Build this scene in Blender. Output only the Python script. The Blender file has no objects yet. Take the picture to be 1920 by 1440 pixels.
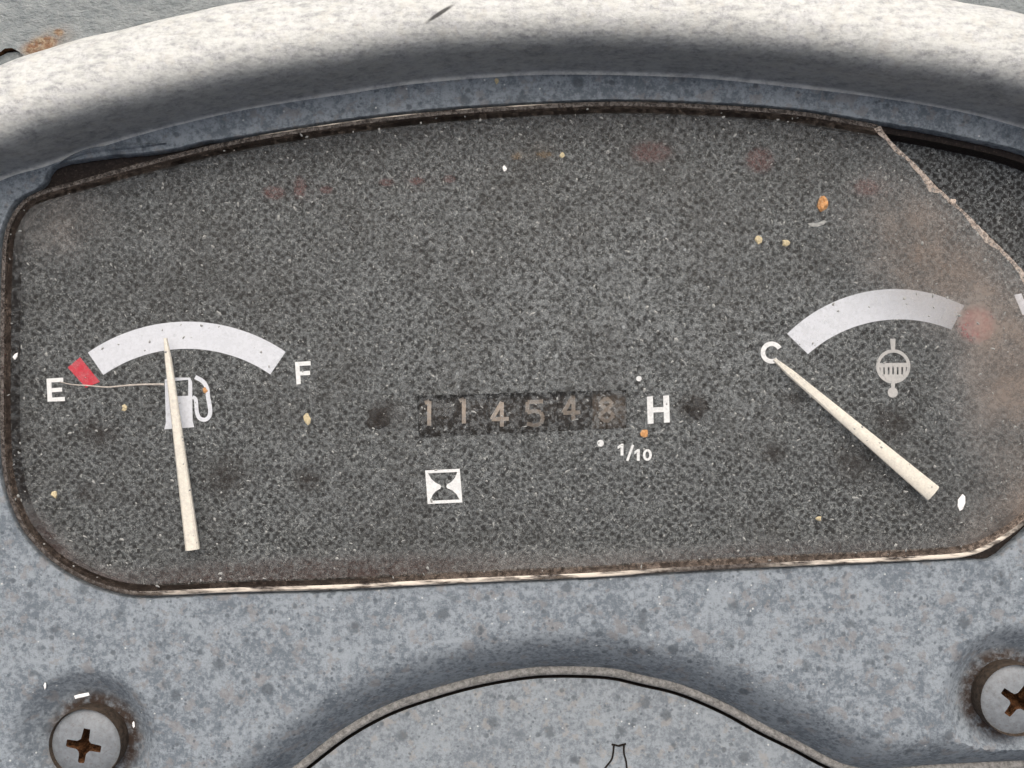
import bpy, bmesh, math, random
import numpy as np
from mathutils import Vector, Matrix
from mathutils.geometry import delaunay_2d_cdt, tessellate_polygon

random.seed(7)
rng = np.random.default_rng(7)
scene = bpy.context.scene

# ------------------------------------------------------------------ camera, sky, sun, exposure
U = 1e-4                       # one drawing unit = 0.1 mm; the dash is drawn in these units
D = 1900.0                     # camera distance from the panel plane, drawing units (19 cm)
TILT = math.radians(29)        # the dashboard leans back, its face turned up towards the operator
R = Matrix.Translation((0, 0, 0.9)) @ Matrix.Rotation(TILT, 4, 'X')

cam_data = bpy.data.cameras.new('camera')
cam = bpy.data.objects.new('camera', cam_data)
scene.collection.objects.link(cam)
cam.matrix_world = R @ Matrix.Translation((0, 0, D * U))
cam_data.sensor_fit = 'HORIZONTAL'
cam_data.sensor_width = 36.0
cam_data.lens = 36.0 * D / 1920.0
cam_data.clip_start = 0.005
cam_data.clip_end = 100.0
scene.camera = cam

SUN_EL, SUN_AZ = math.radians(83), math.radians(12)   # behind the dash, a little to the right
world = bpy.data.worlds.new('World'); scene.world = world; world.use_nodes = True
wn = world.node_tree
sky = wn.nodes.new('ShaderNodeTexSky'); sky.sky_type = 'NISHITA'; sky.sun_disc = False
sky.sun_elevation = SUN_EL; sky.sun_rotation = SUN_AZ
sky.dust_density = 8.0; sky.air_density = 0.6; sky.ozone_density = 0.3
bgn = wn.nodes['Background']; wn.links.new(sky.outputs[0], bgn.inputs[0]); bgn.inputs[1].default_value = 0.06
sun_data = bpy.data.lights.new('sun', 'SUN'); sun_data.energy = 1.5; sun_data.angle = math.radians(95)
sun_data.color = (1.0, 0.965, 0.89)
sun = bpy.data.objects.new('sun', sun_data); scene.collection.objects.link(sun)
sdir = Vector((math.sin(SUN_AZ) * math.cos(SUN_EL), math.cos(SUN_AZ) * math.cos(SUN_EL), math.sin(SUN_EL)))
sun.rotation_euler = sdir.to_track_quat('Z', 'Y').to_euler()
sun.location = sdir * 3

vs = scene.view_settings
vs.view_transform = 'Standard'; vs.look = 'None'; vs.gamma = 1.0; vs.use_curve_mapping = False
vs.exposure = 0.98
scene.cycles.use_adaptive_sampling = True; scene.cycles.adaptive_threshold = 0.03
scene.cycles.max_bounces = 4; scene.cycles.diffuse_bounces = 2; scene.cycles.glossy_bounces = 2; scene.cycles.transparent_max_bounces = 6

# ------------------------------------------------------------------ helpers: coordinates
def P(px, py, z=0.0):
    """point of the dash seen at photo position (px,py) when it lies z units above the panel plane"""
    k = (D - z) / D
    return ((px - 960.0) * k, (720.0 - py) * k, z)

def PL(pts, z=0.0):
    return [P(a, b, z) for a, b in pts]

def smooth(pts, n=8, closed=False):
    pts = [np.array(p, float) for p in pts]
    N = len(pts); out = []
    rngi = range(N if closed else N - 1)
    for i in rngi:
        if closed:
            p0, p1, p2, p3 = pts[(i-1) % N], pts[i], pts[(i+1) % N], pts[(i+2) % N]
        else:
            p1, p2 = pts[i], pts[i+1]
            p0 = pts[i-1] if i > 0 else 2*p1 - p2
            p3 = pts[i+2] if i+2 < N else 2*p2 - p1
        for k in range(n):
            t = k / n
            out.append(tuple(0.5*((2*p1)+(-p0+p2)*t+(2*p0-5*p1+4*p2-p3)*t*t+(-p0+3*p1-3*p2+p3)*t**3)))
    if not closed: out.append(tuple(pts[-1]))
    return out

def resample(pts, step, closed=False):
    p = np.array(pts, float)
    if closed: p = np.vstack([p, p[:1]])
    s = np.concatenate([[0], np.cumsum(np.linalg.norm(np.diff(p, axis=0), axis=1))])
    n = max(2, int(round(s[-1]/step)))
    t = np.linspace(0, s[-1], n+1)
    q = np.stack([np.interp(t, s, p[:, k]) for k in range(p.shape[1])], 1)
    return q[:-1] if closed else q

def normals2(p, closed):
    p = np.asarray(p, float)[:, :2]
    if closed: t = np.roll(p, -1, 0) - np.roll(p, 1, 0)
    else: t = np.gradient(p, axis=0)
    t /= np.linalg.norm(t, axis=1)[:, None] + 1e-9
    return np.stack([t[:, 1], -t[:, 0]], 1)      # right-hand side of the direction of travel

def segdist(X, Y, poly, closed=False):
    poly = np.asarray(poly, float)[:, :2]
    a = poly; b = np.roll(poly, -1, 0)
    if not closed: a, b = a[:-1], b[:-1]
    best = np.full(X.shape, 1e9)
    for (ax, ay), (bx, by) in zip(a, b):
        dx, dy = bx-ax, by-ay
        t = np.clip(((X-ax)*dx+(Y-ay)*dy)/(dx*dx+dy*dy+1e-9), 0, 1)
        best = np.minimum(best, np.hypot(X-ax-t*dx, Y-ay-t*dy))
    return best

def inside(X, Y, poly):
    poly = np.asarray(poly, float)[:, :2]
    r = np.zeros(X.shape, bool)
    a = poly; b = np.roll(poly, -1, 0)
    for (ax, ay), (bx, by) in zip(a, b):
        if ay == by: continue
        c = ((ay > Y) != (by > Y)) & (X < (bx-ax)*(Y-ay)/(by-ay)+ax)
        r ^= c
    return r

# ------------------------------------------------------------------ helpers: objects
def link(name, verts, faces, mat, parent=None, smooth_deg=None, origin=(0, 0, 0)):
    o0 = np.array(origin, float)
    v = [tuple((np.array(p, float)-o0)*U) for p in verts]
    me = bpy.data.meshes.new(name)
    me.from_pydata(v, [], [tuple(int(i) for i in f) for f in faces]); me.validate(); me.update()
    if mat: me.materials.append(mat)
    if smooth_deg is not None:
        me.shade_smooth(); me.set_sharp_from_angle(angle=math.radians(smooth_deg))
    ob = bpy.data.objects.new(name, me); scene.collection.objects.link(ob)
    if parent: ob.parent = parent
    else: ob.matrix_world = R @ Matrix.Translation(Vector(origin)*U)
    return ob

def thing(name, label, cat, group=None, origin=(0, 0, 0)):
    e = bpy.data.objects.new(name, None); scene.collection.objects.link(e)
    e.empty_display_size = 0.01
    e.matrix_world = R @ Matrix.Translation(Vector(origin)*U)
    tag(e, label, cat, group); return e

def tag(o, label, cat=None, group=None):
    o['label'] = label
    if cat: o['category'] = cat
    if group: o['group'] = group

def cdt(xy, edges, hole_tests=()):
    """triangulate, keep faces whose centre passes every test"""
    v, e, f, *_ = delaunay_2d_cdt([Vector(p) for p in xy], edges, [], 0, 1e-4)
    v = np.array([(a.x, a.y) for a in v]); f = np.array([t for t in f if len(t) == 3])
    c = v[f].mean(1)
    keep = np.ones(len(f), bool)
    for t in hole_tests: keep &= t(c[:, 0], c[:, 1])
    f = f[keep]
    a, b, c2 = v[f[:, 0]], v[f[:, 1]], v[f[:, 2]]
    ar = (b[:, 0]-a[:, 0])*(c2[:, 1]-a[:, 1])-(b[:, 1]-a[:, 1])*(c2[:, 0]-a[:, 0])
    f[ar < 0] = f[ar < 0][:, ::-1]
    used = np.unique(f); remap = -np.ones(len(v), int); remap[used] = np.arange(len(used))
    return v[used], remap[f]

def loop_edges(start, n, closed=True):
    return [(start+i, start+(i+1) % n) for i in range(n if closed else n-1)]

def strips(rows, closed=True):
    """rows of equal length -> quads"""
    n = len(rows[0]); verts = [tuple(p) for r in rows for p in r]; faces = []
    for k in range(len(rows)-1):
        for i in range(n if closed else n-1):
            j = (i+1) % n
            faces.append((k*n+i, k*n+j, (k+1)*n+j, (k+1)*n+i))
    return verts, faces

def flat(polys, z, thick=1.0):
    """printed shapes: list of polygons (px lists) laid on the plane z, with a real film thickness"""
    verts, faces = [], []
    for poly in polys:
        q = [Vector(P(a, b, z+thick)) for a, b in poly]
        tris = tessellate_polygon([q]); s = len(verts); n = len(q)
        verts += [tuple(p) for p in q] + [(p.x, p.y, z) for p in q]
        for t in tris:
            a, b, c = (q[i] for i in t)
            t = tuple(t) if (b-a).cross(c-a).z > 0 else tuple(reversed(t))
            faces.append(tuple(s+i for i in t))
        for i in range(n):
            j = (i+1) % n
            faces.append((s+i, s+j, s+n+j, s+n+i))
    return verts, faces

def stroke(pts, w, w1=None):
    """polyline -> outline polygon (px)"""
    p = np.array(pts, float); n = normals2(p, False)
    ww = np.linspace(w, w if w1 is None else w1, len(p))[:, None]/2
    return [tuple(a) for a in p+n*ww] + [tuple(a) for a in (p-n*ww)[::-1]]

def arc(cx, cy, r, a0, a1, n=24):
    """angles in degrees, clockwise from straight up in the photo"""
    return [(cx+r*math.sin(math.radians(a0+(a1-a0)*i/n)), cy-r*math.cos(math.radians(a0+(a1-a0)*i/n))) for i in range(n+1)]

def band(cx, cy, ri, ro, a0, a1, n=40):
    return arc(cx, cy, ro, a0, a1, n) + arc(cx, cy, ri, a1, a0, n)

def xf(pts, cx, cy, s=1.0, deg=0.0):
    c, d = math.cos(math.radians(deg)), math.sin(math.radians(deg))
    return [(cx+s*(x*c-y*d), cy+s*(x*d+y*c)) for x, y in pts]

# ------------------------------------------------------------------ helpers: materials
class NT:
    def __init__(self, name):
        self.m = bpy.data.materials.new(name); self.m.use_nodes = True
        self.t = self.m.node_tree; self.t.nodes.clear()
        self.out = self.n('ShaderNodeOutputMaterial')
        tc = self.n('ShaderNodeTexCoord'); mp = self.n('ShaderNodeMapping')
        mp.inputs['Scale'].default_value = (1/U, 1/U, 1/U)
        self.l(tc.outputs['Object'], mp.inputs['Vector']); self.co = mp.outputs[0]   # drawing units
        sp = self.n('ShaderNodeSeparateXYZ'); self.l(self.co, sp.inputs[0]); self.x, self.y, self.z = sp.outputs
    def n(self, k): return self.t.nodes.new(k)
    def l(self, a, b): self.t.links.new(a, b)
    def set(self, sock, v):
        if isinstance(v, bpy.types.NodeSocket): self.l(v, sock)
        elif isinstance(v, (tuple, list)) and len(v) == 3 and sock.type == 'RGBA': sock.default_value = (*v, 1)
        else: sock.default_value = v
    def noise(self, size, detail=3, rough=0.55, stretch=None, off=0, dist=0):
        v = self.co
        mp = self.n('ShaderNodeMapping'); self.l(v, mp.inputs['Vector'])
        s = stretch or (1, 1, 1)
        mp.inputs['Scale'].default_value = tuple(k/size for k in s); mp.inputs['Location'].default_value = (off, off*1.7, off*0.3)
        nz = self.n('ShaderNodeTexNoise'); nz.inputs['Scale'].default_value = 1; nz.inputs['Detail'].default_value = detail
        nz.inputs['Roughness'].default_value = rough; nz.inputs['Distortion'].default_value = dist
        self.l(mp.outputs[0], nz.inputs['Vector']); return nz.outputs[0]
    def voro(self, size, off=0, feature='F1', rand=1.0):
        mp = self.n('ShaderNodeMapping'); self.l(self.co, mp.inputs['Vector'])
        mp.inputs['Scale'].default_value = (1/size,)*3; mp.inputs['Location'].default_value = (off, off*1.3, 0)
        v = self.n('ShaderNodeTexVoronoi'); v.feature = feature; v.inputs['Scale'].default_value = 1; v.inputs['Randomness'].default_value = rand
        self.l(mp.outputs[0], v.inputs['Vector']); return v.outputs
    def ramp(self, v, a, b, c=0.0, d=1.0, kind='SMOOTHSTEP'):
        r = self.n('ShaderNodeMapRange'); r.interpolation_type = kind
        self.set(r.inputs['Value'], v)
        r.inputs['From Min'].default_value = a; r.inputs['From Max'].default_value = b
        r.inputs['To Min'].default_value = c; r.inputs['To Max'].default_value = d
        return r.outputs[0]
    def math(self, op, a, b=0.0):
        m = self.n('ShaderNodeMath'); m.operation = op; self.set(m.inputs[0], a); self.set(m.inputs[1], b); return m.outputs[0]
    def mul(self, a, b): return self.math('MULTIPLY', a, b)
    def add(self, a, b): return self.math('ADD', a, b)
    def sub(self, a, b): return self.math('SUBTRACT', a, b)
    def clamp(self, a): 
        m = self.n('ShaderNodeClamp'); self.set(m.inputs[0], a); return m.outputs[0]
    def mix(self, f, a, b):
        m = self.n('ShaderNodeMix'); m.data_type = 'RGBA'; self.set(m.inputs[0], f); self.set(m.inputs[6], a); self.set(m.inputs[7], b); return m.outputs[2]
    def blob(self, px, py, rx, ry=None, ang=0.0, soft=1.0):
        """1 inside an ellipse at a photo-drawing position, fading out"""
        ry = ry or rx
        mp = self.n('ShaderNodeMapping'); mp.vector_type = 'TEXTURE'; self.l(self.co, mp.inputs['Vector'])
        mp.inputs['Location'].default_value = (px-960.0, 720.0-py, 0); mp.inputs['Rotation'].default_value = (0, 0, math.radians(ang))
        mp.inputs['Scale'].default_value = (rx, ry, 1e6)
        g = self.n('ShaderNodeTexGradient'); g.gradient_type = 'SPHERICAL'; self.l(mp.outputs[0], g.inputs[0])
        return self.ramp(g.outputs[1], 0.0, soft, 0.0, 1.0), g.outputs[1]
    def bump(self, h, strength, dist):
        b = self.n('ShaderNodeBump'); b.inputs['Strength'].default_value = strength; b.inputs['Distance'].default_value = dist*U
        self.l(h, b.inputs['Height']); return b.outputs[0]
    def bsdf(self, col, rough=0.6, spec=0.3, normal=None, metal=0.0):
        p = self.n('ShaderNodeBsdfPrincipled'); self.set(p.inputs['Base Color'], col); self.set(p.inputs['Roughness'], rough)
        p.inputs['Specular IOR Level'].default_value = spec; p.inputs['Metallic'].default_value = metal
        if normal: self.l(normal, p.inputs['Normal'])
        return p.outputs[0]
    def done(self, shader): self.l(shader, self.out.inputs['Surface']); return self.m

def mat_plastic(name, dark, lightc, warm, amount=(0.405, 0.585), rust_and_gap_at=(), scale=1.0, rough=0.62, dots=True, chalk=0.0, gouge=False):
    t = NT(name)
    big = t.noise(75*scale, 3, 0.62, off=3); mid = t.noise(13*scale, 3, 0.7, off=11); fine = t.noise(7.5, 2, 0.75, off=5)
    dust = t.ramp(t.add(t.mul(big, 0.30), t.add(t.mul(mid, 0.36), t.mul(fine, 0.34))), *amount)
    col = t.mix(dust, dark, lightc)
    w = t.ramp(t.noise(30*scale, 4, 0.65, off=21), 0.55, 0.62, 0, 0.6)
    col = t.mix(w, col, warm)
    if dots:                                     # rain-drop marks and pitting in the dirt film
        for size, off, lim, keep in ((26, 2, 0.26, 0.50), (15, 9, 0.24, 0.50), (60, 4, 0.26, 0.47)):
            v = t.voro(size, off)
            d = t.ramp(t.add(v['Distance'], t.mul(t.sub(t.noise(6, 2, 0.6, off=off), 0.5), 0.22)), lim*0.45, lim, 1, 0)
            k = t.ramp(t.noise(45, 2, 0.5, off=off*3+1), keep-0.05, keep+0.04)
            col = t.mix(t.mul(t.mul(d, k), 0.75), col, tuple(c*0.62 for c in dark))
        v = t.voro(19, 31); d = t.ramp(v['Distance'], 0.05, 0.13, 1, 0)
        col = t.mix(t.mul(t.mul(d, t.ramp(t.noise(60, 2, off=77), 0.52, 0.58)), 0.8), col, (0.62, 0.63, 0.62))
        st = t.ramp(t.noise(13, 4, 0.6, stretch=(1, 0.12, 1), off=8), 0.60, 0.72, 0, 0.30)   # run marks down the panel
        col = t.mix(st, col, tuple(c*0.8 for c in dark))
    if chalk:
        sc = t.noise(10, 3, 0.65, stretch=(0.35, 1, 0.5), off=14)
        col = t.mix(t.ramp(sc, 0.30, 0.65, 0.1, chalk), col, (0.63, 0.64, 0.60))
        wd = t.ramp(t.noise(11, 4, 0.7, stretch=(0.5, 1, 1), off=44), 0.52, 0.68, 0, 0.3); col = t.mix(wd, col, tuple(c*0.7 for c in dark))
    if gouge:
        b, r = t.blob(837, 85, 38, 5, 34, 0.6); col = t.mix(t.mul(b, 0.95), col, (0.03, 0.03, 0.03))
    for (px, py, r0, r1) in rust_and_gap_at:             # rust bled from the screw, darkened to paint the shaded gap around its head
        b, rr = t.blob(px, py, r1, r1, 0, 1-r0/r1)
        col = t.mix(t.mul(b, t.ramp(t.noise(16, 4, 0.7, off=61), 0.3, 0.6, 0.25, 0.95)), col, (0.035, 0.020, 0.012))
    nrm = t.bump(t.noise(9, 3, 0.7, off=51), 0.4, 4.0)
    return t.done(t.bsdf(col, rough, 0.25, nrm))

def mat_plain(name, col, rough=0.6, spec=0.3, var=0.25, size=14, grime=None, grime_amt=0.4):
    t = NT(name)
    f = t.ramp(t.noise(size, 5, 0.65, off=2), 0.3, 0.7)
    c = t.mix(f, tuple(k*(1-var) for k in col), col)
    if grime:
        c = t.mix(t.ramp(t.noise(size*0.45, 5, 0.7, off=19), 0.52, 0.68, 0, grime_amt), c, grime)
    return t.done(t.bsdf(c, rough, spec, t.bump(t.noise(size*0.4, 3, 0.6, off=7), 0.25, 2.0)))

def mat_print(name, col, wear=0.25, size=5):
    t = NT(name)
    c = t.mix(t.ramp(t.noise(size, 4, 0.7, off=4), 0.35, 0.75, 0, wear), col, tuple(k*0.55 for k in col))
    return t.done(t.bsdf(c, 0.55, 0.3))

def mat_worn(name, col, amount):
    t = NT(name)
    tc = t.n('ShaderNodeTexCoord'); mp = t.n('ShaderNodeMapping'); t.l(tc.outputs['Generated'], mp.inputs['Vector'])
    mp.inputs['Location'].default_value = (-1, -1, 0); mp.inputs['Scale'].default_value = (2, 2, 0)
    g = t.n('ShaderNodeTexGradient'); g.gradient_type = 'SPHERICAL'; t.l(mp.outputs[0], g.inputs[0])
    nz = t.ramp(t.noise(7, 2, 0.7, off=4), 0.33, 0.62, 0.25, 1.0)
    a = t.mul(t.mul(t.ramp(g.outputs[1], 0.0, 0.55), nz), amount)
    tr = t.n('ShaderNodeBsdfTransparent'); m = t.n('ShaderNodeMixShader'); t.l(a, m.inputs[0]); t.l(tr.outputs[0], m.inputs[1]); t.l(t.bsdf(col, 0.6, 0.25), m.inputs[2])
    return t.done(m.outputs[0])

SCREWS = [(157, 1399, 10.0), (1908, 1315, 36.0)]
M = {}
M['panel'] = mat_plastic('weathered_grey_plastic', (0.125, 0.147, 0.170), (0.262, 0.294, 0.322), (0.215, 0.21, 0.21),
                         rust_and_gap_at=[(163, 1397, 74, 104), (1902, 1314, 74, 100)])
M['hood'] = mat_plastic('sun_bleached_black_plastic', (0.27, 0.275, 0.28), (0.49, 0.495, 0.50), (0.45, 0.435, 0.40), dots=False, chalk=0.7, gouge=True, rough=0.5)
M['cover'] = mat_plastic('dusty_grey_plastic', (0.15, 0.171, 0.192), (0.265, 0.295, 0.318), (0.28, 0.27, 0.255))
M['lip'] = mat_plain('scuffed_panel_edge', (0.36, 0.35, 0.33), 0.7, 0.2, 0.6, 7, (0.14, 0.14, 0.135), 0.5)
M['housing'] = mat_plain('dark_brown_housing', (0.030, 0.022, 0.019), 0.7, 0.2, 0.5, 10, (0.11, 0.085, 0.07), 0.5)
M['black'] = mat_plain('grimy_black', (0.018, 0.015, 0.013), 0.85, 0.1, 0.4, 12, (0.05, 0.04, 0.032), 0.4)
M['white_band'] = mat_print('pale_print', (0.74, 0.765, 0.83), 0.06, 9)
M['white'] = mat_print('white_print', (0.93, 0.94, 0.95), 0.05)
M['red'] = mat_print('red_print', (0.62, 0.035, 0.06), 0.35, 4)
M['redfaint'] = mat_worn('faded_red_print', (0.20, 0.07, 0.062), 0.42)
M['redsoft'] = mat_worn('smeared_red_print', (0.62, 0.035, 0.055), 1.0)
M['amberfaint'] = mat_worn('faded_amber_print', (0.24, 0.16, 0.08), 0.5)
M['needle'] = mat_plain('cream_needle', (0.92, 0.87, 0.77), 0.5, 0.35, 0.12, 8, (0.55, 0.48, 0.38), 0.25)
M['digit'] = mat_print('tan_digit', (0.36, 0.30, 0.25), 0.7, 5)
M['digit_dim'] = mat_print('dim_digit', (0.20, 0.165, 0.135), 0.6, 4)
M['wheel'] = mat_plain('black_digit_wheel', (0.022, 0.018, 0.016), 0.8, 0.15, 0.5, 6, (0.09, 0.07, 0.055), 0.6)
M['wheel_pale'] = mat_plain('stained_digit_wheel', (0.075, 0.058, 0.045), 0.8, 0.15, 0.5, 6, (0.13, 0.10, 0.075), 0.6)
M['steel'] = mat_plain('dull_zinc', (0.20, 0.218, 0.235), 0.5, 0.5, 0.28, 12, (0.11, 0.10, 0.095), 0.6)
M['rust'] = mat_plain('rust', (0.10, 0.045, 0.02), 0.9, 0.1, 0.85, 9, (0.24, 0.13, 0.06), 0.5)
M['rustrim'] = mat_plain('rusty_screw_side', (0.075, 0.058, 0.045), 0.75, 0.25, 0.6, 10, (0.16, 0.10, 0.06), 0.5)
M['crack'] = mat_plain('frosted_crack', (0.56, 0.47, 0.40), 0.8, 0.2, 0.4, 6, (0.75, 0.68, 0.6), 0.5)
M['flake'] = mat_plain('white_flake', (0.93, 0.92, 0.90), 0.7, 0.2, 0.08, 6)
M['fibre'] = mat_plain('pale_fibre', (0.52, 0.47, 0.42), 0.7, 0.2, 0.3, 8)
M['seed'] = mat_plain('orange_grain', (0.60, 0.31, 0.13), 0.8, 0.2, 0.45, 7, (0.72, 0.60, 0.42), 0.7)
M['yellow'] = mat_plain('straw_grain', (0.58, 0.49, 0.31), 0.8, 0.2, 0.35, 5, (0.72, 0.68, 0.55), 0.5)
M['speck'] = mat_plain('pale_dust', (0.38, 0.385, 0.37), 0.9, 0.1, 0.4, 9)

def mat_dial():
    t = NT('black_textured_dial')
    g = t.noise(6.5, 2, 0.7); b = t.noise(150, 2, 0.5, off=3)
    c = t.mix(t.ramp(g, 0.40, 0.62), (0.030, 0.032, 0.033), (0.150, 0.161, 0.165))
    mp = t.n('ShaderNodeMapping'); t.l(t.co, mp.inputs['Vector']); mp.inputs['Rotation'].default_value = (0, 0, math.radians(42)); mp.inputs['Scale'].default_value = (1/14.5,)*3
    vn = t.n('ShaderNodeTexVoronoi'); vn.voronoi_dimensions = '2D'; vn.inputs['Scale'].default_value = 1; vn.inputs['Randomness'].default_value = 0.38; t.l(mp.outputs[0], vn.inputs['Vector'])
    pit = t.mul(t.ramp(vn.outputs['Distance'], 0.20, 0.42, 1, 0), t.ramp(t.noise(40, 2, off=5), 0.34, 0.50, 0.25, 1.0))
    c = t.mix(t.mul(pit, 0.92), c, (0.010, 0.0095, 0.010))
    fl = t.ramp(t.noise(7.5, 2, 0.75, off=15, dist=1.2), 0.575, 0.70)
    c = t.mix(t.mul(fl, 0.8), c, (0.36, 0.375, 0.37))
    c = t.mix(t.ramp(b, 0.4, 0.7, 0, 0.3), c, (0.028, 0.025, 0.022))
    nz = t.ramp(t.noise(11, 3, 0.7, off=66), 0.32, 0.60, 0.35, 1.0)
    for px, py, r in ((566, 904, 44), (1466, 852, 40), (1502, 748, 34), (1690, 795, 60), (165, 815, 60), (410, 900, 70), (1620, 870, 70), (720, 775, 52), (1306, 764, 44), (140, 930, 40)):
        b_, _ = t.blob(px, py, r, r*0.85, 0, 0.9); c = t.mix(t.mul(t.mul(b_, nz), 0.9), c, (0.016, 0.012, 0.010))
    return t.done(t.bsdf(c, 0.7, 0.25, t.bump(g, 0.5, 4)))
M['dial'] = mat_dial()

def mat_lens():
    """clear plastic under a film of dust: the film covers, between its specks one looks through"""
    t = NT('dusty_clear_plastic')
    g = t.noise(7, 1, 0.65, off=1); g2 = t.noise(13, 1, 0.6, off=6); g3 = t.noise(5, 1, 0.6, off=16)
    speck = t.ramp(t.add(t.mul(g, 0.5), t.add(t.mul(g2, 0.3), t.mul(g3, 0.2))), 0.42, 0.60)
    big = t.noise(230, 3, 0.5, off=9)
    cover = t.add(0.015, t.mul(speck, 0.21))
    v = t.voro(17, 3); pits = t.mul(t.ramp(v['Distance'], 0.13, 0.34, 1, 0), t.ramp(t.noise(30, 2, off=5), 0.40, 0.52))
    cover = t.mul(cover, t.sub(1.0, t.mul(pits, 0.80)))
    br = t.ramp(t.voro(27, 12)['Distance'], 0.07, 0.17, 1, 0)
    br = t.mul(br, t.ramp(t.noise(40, 2, off=55), 0.46, 0.54))
    cover = t.add(cover, t.mul(br, 0.30))
    cover = t.mul(cover, t.ramp(big, 0.3, 0.7, 0.78, 1.18))
    # wiped, darker patches where the film is thin
    for px, py, r in ((708, 782, 40), (1306, 764, 38), (566, 904, 36), (1466, 852, 36), (1502, 748, 30), (1690, 790, 48), (160, 815, 46), (400, 890, 60), (1620, 860, 60), (560, 1010, 40)):
        b, _ = t.blob(px, py, r*1.25, r, 0, 0.9); cover = t.mul(cover, t.sub(1.0, t.mul(b, 0.62)))
    thick, _ = t.blob(1080, 640, 760, 400, 0, 1.0); cover = t.mul(cover, t.add(0.62, t.mul(thick, 0.85)))
    # brown grime towards the broken corner and along the lower edge
    n1 = t.noise(60, 5, 0.6, off=30)
    br1, _ = t.blob(1735, 470, 260, 190, -45, 0.95); br2, _ = t.blob(1910, 700, 210, 300, 0, 0.95); br3, _ = t.blob(1960, 1000, 330, 200, 25, 0.9)
    br4, _ = t.blob(90, 1080, 230, 110, -32, 0.9); br5, _ = t.blob(120, 420, 150, 110, 20, 0.95); br6, _ = t.blob(760, 1090, 1000, 75, 3, 0.9)
    brown = t.clamp(t.add(t.add(br1, t.add(br2, br3)), t.mul(t.add(br4, t.add(br5, br6)), 0.6)))
    brown = t.mul(brown, t.ramp(n1, 0.25, 0.65, 0.7, 1.0))
    haze, _ = t.blob(1815, 585, 80, 75, 0, 0.8); haze2, _ = t.blob(1860, 690, 180, 220, 0, 1.0)
    cover = t.add(cover, t.mul(brown, t.mul(t.ramp(n1, 0.3, 0.7, 0.11, 0.19), 2.6)))
    cover = t.add(cover, t.add(t.mul(haze, 0.22), t.mul(haze2, 0.13)))
    cl, _ = t.blob(300, 460, 130, 70, 10, 1.0); cover = t.add(cover, t.mul(cl, t.mul(t.noise(16, 4, 0.7, off=71), 0.12)))
    e1, _ = t.blob(560, 1072, 640, 46, 2.5, 0.7); e2, _ = t.blob(88, 1010, 125, 48, -50, 0.8); e3, _ = t.blob(1450, 1040, 520, 40, 3, 0.7)
    stain = t.mul(t.clamp(t.add(e1, t.add(e2, t.mul(e3, 0.8)))), t.ramp(t.noise(9, 3, 0.7, off=88), 0.30, 0.62, 0.35, 1.0))
    cover = t.clamp(t.add(cover, t.mul(stain, 0.42)))
    col = t.mix(t.mul(brown, 0.9), t.mix(speck, (0.25, 0.265, 0.27), (0.345, 0.365, 0.37)), (0.26, 0.205, 0.168))
    col = t.mix(t.mul(stain, 0.92), col, (0.05, 0.030, 0.026))
    for px, py, r in ((565, 355, 75), (785, 342, 70), (1225, 290, 75), (1420, 300, 55), (1630, 350, 70), (150, 1085, 120)):
        b, _ = t.blob(px, py, r, r*0.55, 0, 1.0); col = t.mix(t.mul(b, 0.25), col, (0.36, 0.25, 0.23))
    b, _ = t.blob(1010, 290, 65, 26, 0, 1.0); col = t.mix(t.mul(b, 0.5), col, (0.42, 0.30, 0.17))
    tr = t.n('ShaderNodeBsdfTransparent'); tr.inputs[0].default_value = (0.97, 0.97, 0.96, 1)
    df = t.n('ShaderNodeBsdfDiffuse'); t.l(col, df.inputs[0])
    gl = t.n('ShaderNodeBsdfGlossy'); gl.inputs['Roughness'].default_value = 0.35
    fr = t.n('ShaderNodeFresnel'); fr.inputs[0].default_value = 1.45
    m1 = t.n('ShaderNodeMixShader'); t.l(t.mul(fr.outputs[0], 0.35), m1.inputs[0]); t.l(tr.outputs[0], m1.inputs[1]); t.l(gl.outputs[0], m1.inputs[2])
    m2 = t.n('ShaderNodeMixShader'); t.l(cover, m2.inputs[0]); t.l(m1.outputs[0], m2.inputs[1]); t.l(df.outputs[0], m2.inputs[2])
    return t.done(m2.outputs[0])
M['lens'] = mat_lens()

def mat_rim():
    """moulded lens edge: dirty, half clear, chalky where it is scuffed, edge light painted along its bottom"""
    t = NT('scuffed_lens_edge_painted_light')
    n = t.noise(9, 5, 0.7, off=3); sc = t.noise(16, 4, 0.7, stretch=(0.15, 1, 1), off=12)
    s1, _ = t.blob(760, 1098, 620, 40, 3, 0.5); s2, _ = t.blob(760, 218, 330, 50, 8, 0.4); s3, _ = t.blob(1700, 1050, 320, 80, 6, 0.5)  # s1, s3: lower-edge scuffs plus painted edge light; s2: scuff only
    scuff_and_edge_light = t.clamp(t.mul(1.15, t.mul(t.add(s1, t.add(t.mul(s2, t.ramp(t.z, 7.4, 8.6, 1.0, 0.0)), s3)), t.ramp(sc, 0.40, 0.60))))
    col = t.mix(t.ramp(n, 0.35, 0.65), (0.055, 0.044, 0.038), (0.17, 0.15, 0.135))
    col = t.mix(scuff_and_edge_light, col, (0.85, 0.76, 0.64))
    df = t.bsdf(col, 0.6, 0.4); tr = t.n('ShaderNodeBsdfTransparent'); tr.inputs[0].default_value = (0.8, 0.76, 0.72, 1)
    m = t.n('ShaderNodeMixShader'); t.l(t.clamp(t.add(t.ramp(n, 0.3, 0.7, 0.45, 0.85), scuff_and_edge_light)), m.inputs[0])
    t.l(tr.outputs[0], m.inputs[1]); t.l(df, m.inputs[2])
    return t.done(m.outputs[0])
M['rim'] = mat_rim()

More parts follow.
